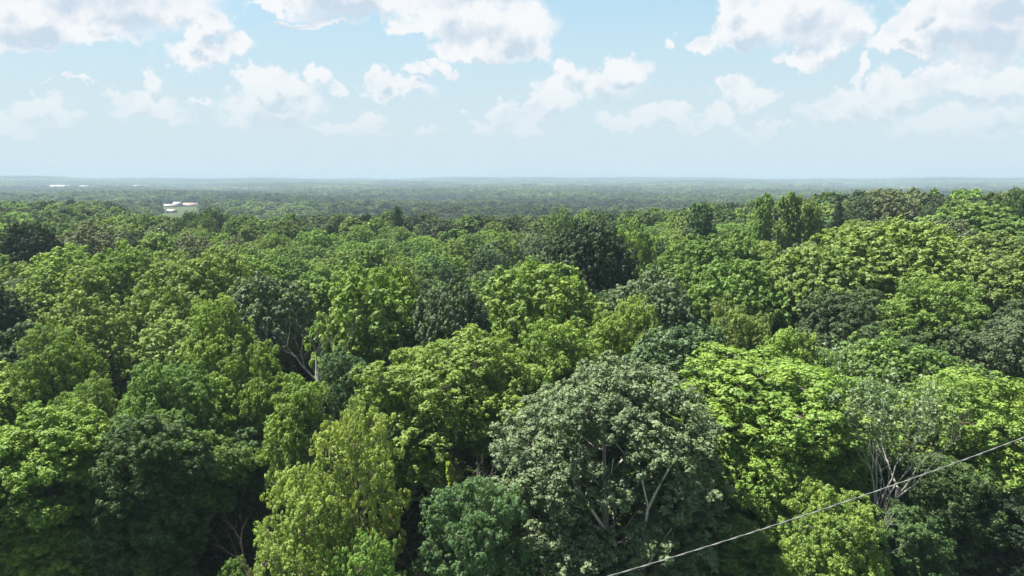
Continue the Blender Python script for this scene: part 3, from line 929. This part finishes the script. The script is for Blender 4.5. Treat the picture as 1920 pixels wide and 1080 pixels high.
F_PROTO, counts = [], []
for i, (kd, sd, cr_, lf, pr, fl) in enumerate([
        ('broad', 41, 1.35, .80, 26, .75), ('billow', 42, 1.3, .80, 26, .75), ('dome', 43, 1.5, .80, 26, .55), ('upright', 44, 1.2, .75, 26, .8), ('dome', 45, 1.4, .80, 26, .55),
        ('broad', 51, 2.0, 1.7, 14, .6), ('billow', 52, 2.0, 1.7, 14, .6), ('dome', 53, 2.2, 1.7, 14, .5), ('upright', 54, 1.6, 1.5, 12, .6)]):
    p, c = far_proto('far_tree', kd, sd, cr_, lf, pr, fl)
    F_PROTO.append(p); counts.append(c)
# canopy patches for the far distance: about forty crowns each
for sd in (61, 62, 63):
    rng = np.random.default_rng(sd)
    Ps, Ns, tn = [], [], []
    for a in range(-4, 5):
        for b2 in range(-4, 5):
            cx_, cy_ = a * 9 + rng.uniform(-3, 3), b2 * 9 + rng.uniform(-3, 3)
            if math.hypot(cx_, cy_) > 40: continue
            r = rng.uniform(4.5, 9.0); hh = rng.uniform(7, 18)
            D = fib(46, rng); D = D[D[:, 2] > -0.5]
            Ps.append(np.array([cx_, cy_, hh]) + D * np.array([r, r, r * 0.85]) * rng.uniform(.85, 1.05, (len(D), 1)))
            Ns.append(unit(D + rng.normal(size=D.shape) * .35)); tn.append(np.full(len(D), rng.uniform(.1, .9)))
    V, Q, v = leaf_tris(np.concatenate(Ps), np.concatenate(Ns), 4.2, rng, var=np.concatenate(tn))
    F_PROTO.append(bpy.data.objects.new('canopy_patch', np_mesh('canopy_patch', V, tris=Q, mats=(M_leaf_far,), attrs={'leafvar': v})))
    counts.append(len(Q))

def field_here(x, y):
    """farm fields and lawns among the far woods"""
    if clearing(x, y) and y < 1500: return True
    if math.hypot((x + 610), (y - 1290) * 0.62) < 100: return True
    if any(((x - ex) / ew) ** 2 + ((y - ey) / eh) ** 2 < 1 for ex, ey, ew, eh in FIELDS): return True
    v = math.sin(x / 330 + 1.7 + 0.8 * math.sin(y / 700)) * math.sin(y / 560 + 0.9) + 0.45 * math.sin(x / 140 + y / 190)
    return v > (0.92 if y < 2600 else 0.70) and y > 900

r3 = np.random.default_rng(99)
pts, idx, rot, scl, tnt = [], [], [], [], []
near_arr = np.array([(a, b2, c) for (a, b2, c, _, _) in TREES])
names = [t for t, w_ in TW]; wts = np.array([1.0 + w_ * .5 for t, w_ in TW]); wts = wts / wts.sum()
def far_tint(n, x, y):
    c = np.array([TINT[names[k]] for k in r3.choice(len(names), n, p=wts)])
    # darker and lighter stands, plus long dark bands painted in as cloud shadow
    f = 0.5 + 0.3 * np.sin(x / 95 + 1.3 * np.sin(y / 210)) * np.cos(y / 160 + 1) + 0.3 * np.sin(y / 330 + 2.2 * np.sin(x / 900) + 1) * np.sin(x / 420 + y / 900)
    f = np.clip(f, 0, 1)
    mean = np.array([0.095, 0.145, 0.045])
    return (c * 0.8 + mean * 0.2) * (0.35 + 0.95 * f)[:, None] * r3.uniform(.55, 1.45, (n, 1)) * (1.0 if y[0] < 700 else 0.74)  # far trees darkened in the tint for the self-shadow their coarse crowns lack
for (y0, y1, sp, lo, hi) in ((55, 760, 8.6, 0, 5), (760, 3300, 12.5, 5, 9), (3300, 9800, 52, 9, 12)):
    ys = np.arange(y0, y1, sp)
    for yy in ys:
        lim = 0.80 * yy + 25
        xs = np.arange(-lim, lim, sp)
        n = len(xs)
        x = xs + r3.uniform(-.36, .36, n) * sp; y = yy + r3.uniform(-.36, .36, n) * sp
        ok = np.ones(n, bool)
        if y0 < 200:
            ok &= y > 62
            near = yy < 330
            for k in range(n):
                if not ok[k]: continue
                if near and np.any((near_arr[:, 0] - x[k]) ** 2 + (near_arr[:, 1] - y[k]) ** 2 < (near_arr[:, 2] * .5 + 3.6) ** 2): ok[k] = False
                elif clearing(x[k], y[k]): ok[k] = False
                elif math.hypot(x[k], y[k]) < NEAR_LIMIT * 0.97 and abs(x[k]) < 0.74 * y[k] + 4: ok[k] = False
        elif y0 > 700:
            ok &= ~np.array([field_here(a, b2) for a, b2 in zip(x, y)])
        x, y = x[ok], y[ok]; n = len(x)
        if not n: continue
        z = height(x, y)
        pts.append(np.stack([x, y, z - 0.3], 1))
        idx.append(r3.integers(lo, hi, n)); rot.append(r3.uniform(0, 6.28, n))
        if hi == 12:
            s_ = r3.uniform(.95, 1.2, n); scl.append(np.stack([s_, s_, r3.uniform(.75, 1.25, n)], 1))
        else:
            s_ = r3.uniform(.72, 1.15, n) * (1.0 if y0 < 200 else 1.4)
            hz = r3.uniform(.62, .96, n) * (1.0 if y0 < 200 else r3.uniform(.75, 1.25, n))
            scl.append(np.stack([s_, s_, hz], 1))
        tnt.append(far_tint(n, x, y))
pts, idx, rot, scl, tnt = (np.concatenate(a) for a in (pts, idx, rot, scl, tnt))
scatter('distant_woods', pts, idx, rot, scl, tnt, F_PROTO, 'unbroken woodland stretching to the horizon behind the near wood')

# undergrowth beneath the wood's edge
rng = np.random.default_rng(71)
p1, c1 = far_proto('undergrowth', 'shrub', 72, 0.6, .34, 24, .9)
p2, c2 = far_proto('undergrowth', 'shrub', 73, 0.7, .34, 24, .9)
n = 1500
ux = rng.uniform(-1, 1, n); uy = 56.5 + 75 * rng.uniform(0, 1, n) ** 1.5; ux = ux * (uy * 0.74 + 6)
us = rng.uniform(.35, .85, n)
scatter('undergrowth', np.stack([ux, uy, height(ux, uy) - .1], 1), rng.integers(0, 2, n), rng.uniform(0, 6.28, n),
        np.stack([us, us, us * rng.uniform(.6, 1.1, n)], 1), np.array([0.035, 0.062, 0.016]) * rng.uniform(.6, 1.4, (n, 1)), [p1, p2],
        'low undergrowth under the trees at the edge of the wood')

# rough grass in front of the wood
rng = np.random.default_rng(81)
gp = []
for k in range(3):
    nb_ = 60
    bx = rng.normal(size=(nb_, 2)) * .16; hgt_ = rng.uniform(.12, .42, nb_); a = rng.uniform(0, 6.28, nb_)
    w_ = .022; ln = rng.normal(size=(nb_, 2)) * .10
    V = np.stack([np.stack([bx[:, 0] - w_ * np.cos(a), bx[:, 1] - w_ * np.sin(a), np.zeros(nb_)], 1),
                  np.stack([bx[:, 0] + w_ * np.cos(a), bx[:, 1] + w_ * np.sin(a), np.zeros(nb_)], 1),
                  np.stack([bx[:, 0] + ln[:, 0], bx[:, 1] + ln[:, 1], hgt_], 1)], 1).reshape(-1, 3)
    gp.append(bpy.data.objects.new('grass', np_mesh('grass_tuft', V, tris=np.arange(nb_ * 3).reshape(-1, 3), mats=(M_leaf_far,),
              attrs={'leafvar': np.repeat(rng.uniform(0, 1, nb_), 3)})))
n = 9000
gx_ = rng.uniform(-46, 46, n); gy_ = rng.uniform(44, 61, n); gs = rng.uniform(.8, 1.8, n)
scatter('grass', np.stack([gx_, gy_, height(gx_, gy_)], 1), rng.integers(0, 3, n), rng.uniform(0, 6.28, n), np.stack([gs, gs, gs], 1),
        np.array([0.05, 0.090, 0.018]) * rng.uniform(.7, 1.3, (n, 1)), gp, 'rough dark green grass in front of the wood')

giant = bpy.data.objects['cottonwood_tree']
inv = (Matrix.Translation(giant.location) @ giant.rotation_euler.to_matrix().to_4x4() @ Matrix.Diagonal((*giant.scale, 1))).inverted()
for pts_, ra, rb in (([(1215, 1130), (1175, 1048), (1140, 1000), (1105, 950), (1075, 905), (1058, 868)], .17, .05), ([(1140, 1000), (1112, 985), (1092, 968), (1070, 962)], .08, .03),
                     ([(1075, 905), (1082, 872), (1070, 842)], .06, .02), ([(1205, 1090), (1208, 1010), (1216, 955), (1238, 905), (1262, 862), (1280, 820)], .14, .04),
                     ([(1216, 955), (1206, 900), (1180, 858), (1150, 828)], .08, .03), ([(1215, 1060), (1240, 1020), (1262, 990)], .09, .03),
                     ([(1150, 860), (1146, 905), (1140, 950)], .05, .03), ([(1105, 950), (1088, 935), (1060, 930), (1040, 900)], .05, .015)):
    tb = Tubes(); P_ = []
    for k, (a, b2) in enumerate(pts_):
        P_.append(Vector(at(a + 2.5 * math.sin(k * 5.1), b2, 45.7 + .35 * math.sin(a * .05))))
    n_ = len(P_)
    tb.add(P_, [ra + (rb - ra) * k / (n_ - 1) for k in range(n_)], 7)
    o = link('limb', tb.mesh('giant_limb', M_bark_pale), giant)
    o.matrix_parent_inverse = inv

# ------------------------------------------------------------------ bare snags
def snag(px, py, d, hgt_, spread, seed, mat, label, depth=5, r0=0.22, lean=(0, 0), trunk_frac=0.35, name='dead_tree', sprays=None, z0=None):
    x, y, z = at(px, py, d)
    g = float(height(x, y)) if z0 is None else z0
    H = hgt_ if hgt_ else z - g
    rnd = random.Random(seed)
    root = bpy.data.objects.new(name, None); COL.objects.link(root)
    root.location = (x, y, g); root.empty_display_size = .5
    tag(root, label, 'dead tree')
    tr = Tubes(); ends = []
    top = Vector((lean[0], lean[1], H * trunk_frac))
    tr.add([(0, 0, -.2), top * .5 + Vector((rnd.uniform(-.2, .2), 0, 0)), top], [r0 * 1.2, r0, r0 * .8], 8)
    link('trunk', tr.mesh('snag_trunk', mat), root)
    nb_ = rnd.choice((3, 4, 5))
    def grow(tb, p, dr, ln, r, lev):
        pp, rs = [p], [r]
        q = p.copy(); dd = dr.copy()
        for k in range(4):
            dd = (dd + Vector((rnd.uniform(-.25, .25), rnd.uniform(-.25, .25), rnd.uniform(-.05, .22)))).normalized()
            q = q + dd * ln / 4; pp.append(q.copy()); rs.append(r * (1 - .16 * (k + 1)))
        tb.add(pp, rs, 5 if lev > 2 else 3)
        ends.append(q.copy())
        if lev <= 0: return
        for _ in range(rnd.choice((2, 3, 3))):
            k = rnd.choice((2, 3, 4, 4))
            nd = (dd + Vector((rnd.uniform(-1, 1), rnd.uniform(-1, 1), rnd.uniform(-.3, .7))) * .85).normalized()
            grow(tb, pp[k], nd, ln * rnd.uniform(.55, .8), rs[k] * .70, lev - 1)
    for k in range(nb_):
        a = 6.283 * k / nb_ + rnd.uniform(-.4, .4)
        dr = Vector((math.cos(a) * spread, math.sin(a) * spread, 1)).normalized()
        tb = Tubes()
        grow(tb, top * rnd.uniform(.75, 1), dr, H * (1 - trunk_frac) * .46, r0 * .55, depth - 1)
        link('branch', tb.mesh('snag_branch', mat), root)
    if sprays:
        rg = np.random.default_rng(seed)
        E = np.array([tuple(e) for e in ends])
        E = E[rg.uniform(size=len(E)) < sprays[0]]
        k = 14
        P = (E[:, None, :] + rg.normal(size=(len(E), k, 3)) * 0.32).reshape(-1, 3)
        V, Q, v = leaf_tris(P, unit(rg.normal(size=P.shape) + np.array([0, 0, .8])), .20, rg)
        o = link('leaves', np_mesh('snag_leaves', V, tris=Q, mats=(M_leaf_grey,), attrs={'leafvar': v}), root)
        o.color = tuple(TINT[sprays[1]]) + (1,)
    return root

snag(1668, 705, 50.0, None, 0.30, 3, M_deadwood, 'grey half-dead tree with sparse leaves right of the lime billowy tree', sprays=(.22, 'grey'), trunk_frac=.45, r0=.14, depth=6)
snag(1700, 708, 50.5, None, 1.0, 8, M_deadwood, 'bare dead tree with sideways branches against the dark gap', depth=5, trunk_frac=.52, r0=.14)
snag(487, 948, 47.0, None, .8, 5, M_bark_purple, 'small bare purplish snag beside the yellow-green tree', depth=4, r0=.10, trunk_frac=.45, lean=(-.8, 0))
snag(592, 540, 70.0, None, .9, 6, M_deadwood, 'bare twiggy dead crown among green trees left of centre', depth=5, trunk_frac=.6)
snag(118, 720, 56.0, None, 1.2, 7, M_deadwood, 'bare twigs poking out above the leafy lower left edge tree', depth=4, trunk_frac=.75, r0=.12)
snag(875, 850, 52.0, None, .5, 12, M_deadwood, 'forked bare trunk in the dark hollow below the central maple', depth=4, trunk_frac=.4, r0=.18)
snag(790, 940, 48.0, None, 1.2, 13, M_bark_purple, 'tangle of dead grey twigs left of the blue-green smaller tree', depth=5, trunk_frac=.4, r0=.1)
snag(1640, 905, 46.5, None, 1.3, 14, M_deadwood, 'pale broken dead branches under the half-dead tree, by the power line', depth=4, trunk_frac=.6, r0=.13)

# stump wrapped in a bright creeper
x, y, z = at(843, 868, 50.5)
g = float(height(x, y)); Hs = z - g
root = bpy.data.objects.new('tree_stump', None); COL.objects.link(root); root.location = (x, y, g)
tag(root, 'tall stump wrapped in bright yellow-green creeper below the central maple', 'tree stump')
tb = Tubes(); tb.add([(.9, 0, -.2), (.55, 0, Hs * .5), (-.12, 0, Hs)], [.26, .2, .12], 8); link('trunk', tb.mesh('stump', M_bark), root)
rg = np.random.default_rng(4); k = 3800
f = rg.uniform(0.15, 1.0, k); a = rg.uniform(0, 6.28, k); rad_ = (.62 - .50 * f) * (1 + .45 * np.sin(f * 31 + a) * np.sin(f * 17)) * rg.uniform(.4, 1.5, k)
P = np.stack([rad_ * np.cos(a) + np.interp(f, [0, .5, 1], [.9, .55, -.12]), rad_ * np.sin(a), f * (Hs + .1)], 1)
V, Q, v = leaf_tris(P, unit(np.stack([np.cos(a), np.sin(a), np.full(k, .7)], 1) + rg.normal(size=(k, 3)) * .3), .17, rg)
o = link('creeper', np_mesh('creeper', V, tris=Q, mats=(M_leaf,), attrs={'leafvar': v}), root); o.color = (.19, .25, .02, 1)

# ------------------------------------------------------------------ farm sheds in the clearing
M_white = simple('shed_white', (.36, .35, .33), .5, .3, .06)
M_pink = simple('shed_pink', (.26, .18, .155), .8, .4, .10)
M_rust = simple('shed_rust', (.34, .20, .17), .8, .5, .2)
M_tan = simple('shed_tan', (.20, .16, .13), .8, .4, .15)
M_door = simple('shed_door', (.20, .15, .13), .8)


def box(x0, x1, y0, y1, z0, z1):
    v = [(x0, y0, z0), (x1, y0, z0), (x1, y1, z0), (x0, y1, z0), (x0, y0, z1), (x1, y0, z1), (x1, y1, z1), (x0, y1, z1)]
    q = [(0, 3, 2, 1), (4, 5, 6, 7), (0, 1, 5, 4), (1, 2, 6, 5), (2, 3, 7, 6), (3, 0, 4, 7)]
    return v, q


def joined(name, boxes, mat, parent):
    V, Q = [], []
    for bx_ in boxes:
        v, q = box(*bx_)
        Q += [tuple(i + len(V) for i in f_) for f_ in q]; V += v
    return link(name, np_mesh(name, V, quads=Q, mats=(mat,)), parent)


def shed(px0, px1, d, wall_h, rise, depth_, wall_m, roof_m, label, doors=2, z=None, rotz=0.0):
    xa, xb = pixel_ray(px0, 385)[0] * d, pixel_ray(px1, 385)[0] * d
    cx_, hw = (xa + xb) / 2, (xb - xa) / 2
    g = float(height(cx_, d)) if z is None else z
    root = bpy.data.objects.new('farm_shed', None); COL.objects.link(root); root.location = (cx_, d, g - .2)
    root.rotation_euler.z = rotz
    tag(root, label, 'shed')
    t = .25
    joined('wall', [(-hw, hw, 0, t, 0, wall_h), (-hw, hw, depth_ - t, depth_, 0, wall_h), (-hw, -hw + t, t, depth_ - t, 0, wall_h), (hw - t, hw, t, depth_ - t, 0, wall_h)], wall_m, root)
    e = .6; th_ = .18
    rv = [(-hw - e, -e, wall_h), (hw + e, -e, wall_h), (hw + e, depth_ / 2, wall_h + rise), (-hw - e, depth_ / 2, wall_h + rise), (hw + e, depth_ + e, wall_h), (-hw - e, depth_ + e, wall_h)]
    rv += [(a, b2, c + th_) for a, b2, c in rv]
    rq = [(0, 1, 2, 3), (3, 2, 4, 5), (7, 6, 9, 8), (8, 9, 11, 10), (0, 6, 7, 1), (5, 4, 10, 11), (0, 3, 9, 6), (3, 5, 11, 9), (1, 7, 8, 2), (2, 8, 10, 4)]
    link('roof', np_mesh('roof', rv, quads=rq, mats=(roof_m,)), root)
    gv_ = [(-hw + .01, 0, wall_h), (-hw + .01, depth_, wall_h), (-hw + .01, depth_ / 2, wall_h + rise), (hw - .01, 0, wall_h), (hw - .01, depth_, wall_h), (hw - .01, depth_ / 2, wall_h + rise)]
    link('gable', np_mesh('gable', gv_[:3], tris=[(0, 2, 1)], mats=(wall_m,)), root)
    link('gable', np_mesh('gable', gv_[3:], tris=[(0, 1, 2)], mats=(wall_m,)), root)
    for k in range(doors):
        dx = -hw + (k + .5) * 2 * hw / doors
        joined('door', [(dx - 1.8, dx + 1.8, -.12, -.01, 0, min(3.4, wall_h - .4))], M_door, root)
    return root


shed(296, 327, 1372, 2.6, 2.6, 16, M_pink, M_white, 'long low white-roofed farm shed at the left of the clearing', 3)
shed(323.5, 336.5, 1392, 5.6, 3.2, 14, M_tan, M_white, 'taller white-roofed farm shed in the middle of the group', 1)
shed(341, 368, 1400, 3.8, 3.0, 16, M_white, M_rust, 'long white farm shed with rusty roof at the right of the group', 2)
shed(311, 326, 1125, 3.0, 2.6, 9, M_tan, M_white, 'small white-roofed shed on the lawn below the long sheds', 1)
shed(95, 130, 3600, 4, 7, 30, M_white, M_white, 'distant pale roof farthest left in the woods', 1, z=-3)
shed(150, 166, 3600, 4, 6, 30, M_white, M_white, 'distant pale roof in the woods, middle of three', 1, z=-4)
shed(250, 280, 3600, 4, 7, 30, M_white, M_white, 'distant pale roof in the woods nearest the farm sheds', 1, z=-4)

# ------------------------------------------------------------------ power line
M_cable = simple('cable', (.17, .17, .165), .7, 30, .2, .2)
M_pole = simple('pole_wood', (.17, .125, .09), .9, 8, .3)
A = Vector(at(1140, 1081, 33.5)); B_ = Vector(at(1925, 818, 41.0))
dv = (B_ - A)
def wire_pt(t):
    p = A + dv * t
    p.z -= 0.28 * (1 - (2 * t - 1) ** 2)
    return p
t0_, t1_ = -0.42, 1.30
def strand(ph, r, name='strand', amp=.021, n=260):
    tb = Tubes(); P_ = []
    for i in range(n + 1):
        t = t0_ + (t1_ - t0_) * i / n
        a = ph + i * .55
        P_.append(wire_pt(t) + Vector((0, math.cos(a) * amp, math.sin(a) * amp)))
    tb.add(P_, [r] * len(P_), 6)
    return tb
root = bpy.data.objects.new('power_line', None); COL.objects.link(root); root.location = A
tag(root, 'pale twisted power line crossing the lower right of the wood', 'cable')
for k in range(2):
    o = link('strand', strand(k * math.pi, .019).mesh('strand', M_cable), root)
    o.matrix_parent_inverse = Matrix.Translation(-A)
for t in (t0_, t1_):
    p = wire_pt(t)
    g = float(height(p.x, p.y))
    r_ = bpy.data.objects.new('utility_pole', None); COL.objects.link(r_); r_.location = (p.x, p.y, g)
    tag(r_, 'wooden utility pole carrying the power line, %s' % ('outside the bottom of the frame' if t < 0 else 'outside the right of the frame'), 'utility pole')
    tb = Tubes(); hh = p.z - g + .6
    tb.add([(0, .16, -.5), (0, .16, hh * .5), (0, .16, hh)], [.17, .14, .11], 10)
    link('pole', tb.mesh('pole', M_pole), r_)
    tb = Tubes(); tb.add([(0, .16, hh - .6), (0, -.04, hh - .6)], [.03, .03], 6); link('bracket', tb.mesh('bracket', M_cable), r_)

# ------------------------------------------------------------------ haze
HAZE = 2.1e-4
zb = float(gv[:, 2].min()) - 1; zt = max(float(gv[:, 2].max()) + 19, CAM_H + 3)
V, Q = box(-FAR - 300, FAR + 300, -FAR - 300, FAR + 300, zb, zt)
m = bpy.data.materials.new('haze'); m.use_nodes = True
T = NT(m.node_tree)
out = T.n('ShaderNodeOutputMaterial'); pv = T.n('ShaderNodeVolumePrincipled')
pv.inputs['Color'].default_value = (.345, .44, .545, 1)
pv.inputs['Density'].default_value = HAZE
pv.inputs['Anisotropy'].default_value = 0.0
T.t.links.new(pv.outputs[0], out.inputs['Volume'])
hz_ = link('haze', np_mesh('haze', V, quads=Q, mats=(m,)))
tag(hz_, 'thin bluish summer haze over the woods', kind='stuff')
try: m.volume_sampling = 'DISTANCE'
except Exception: pass
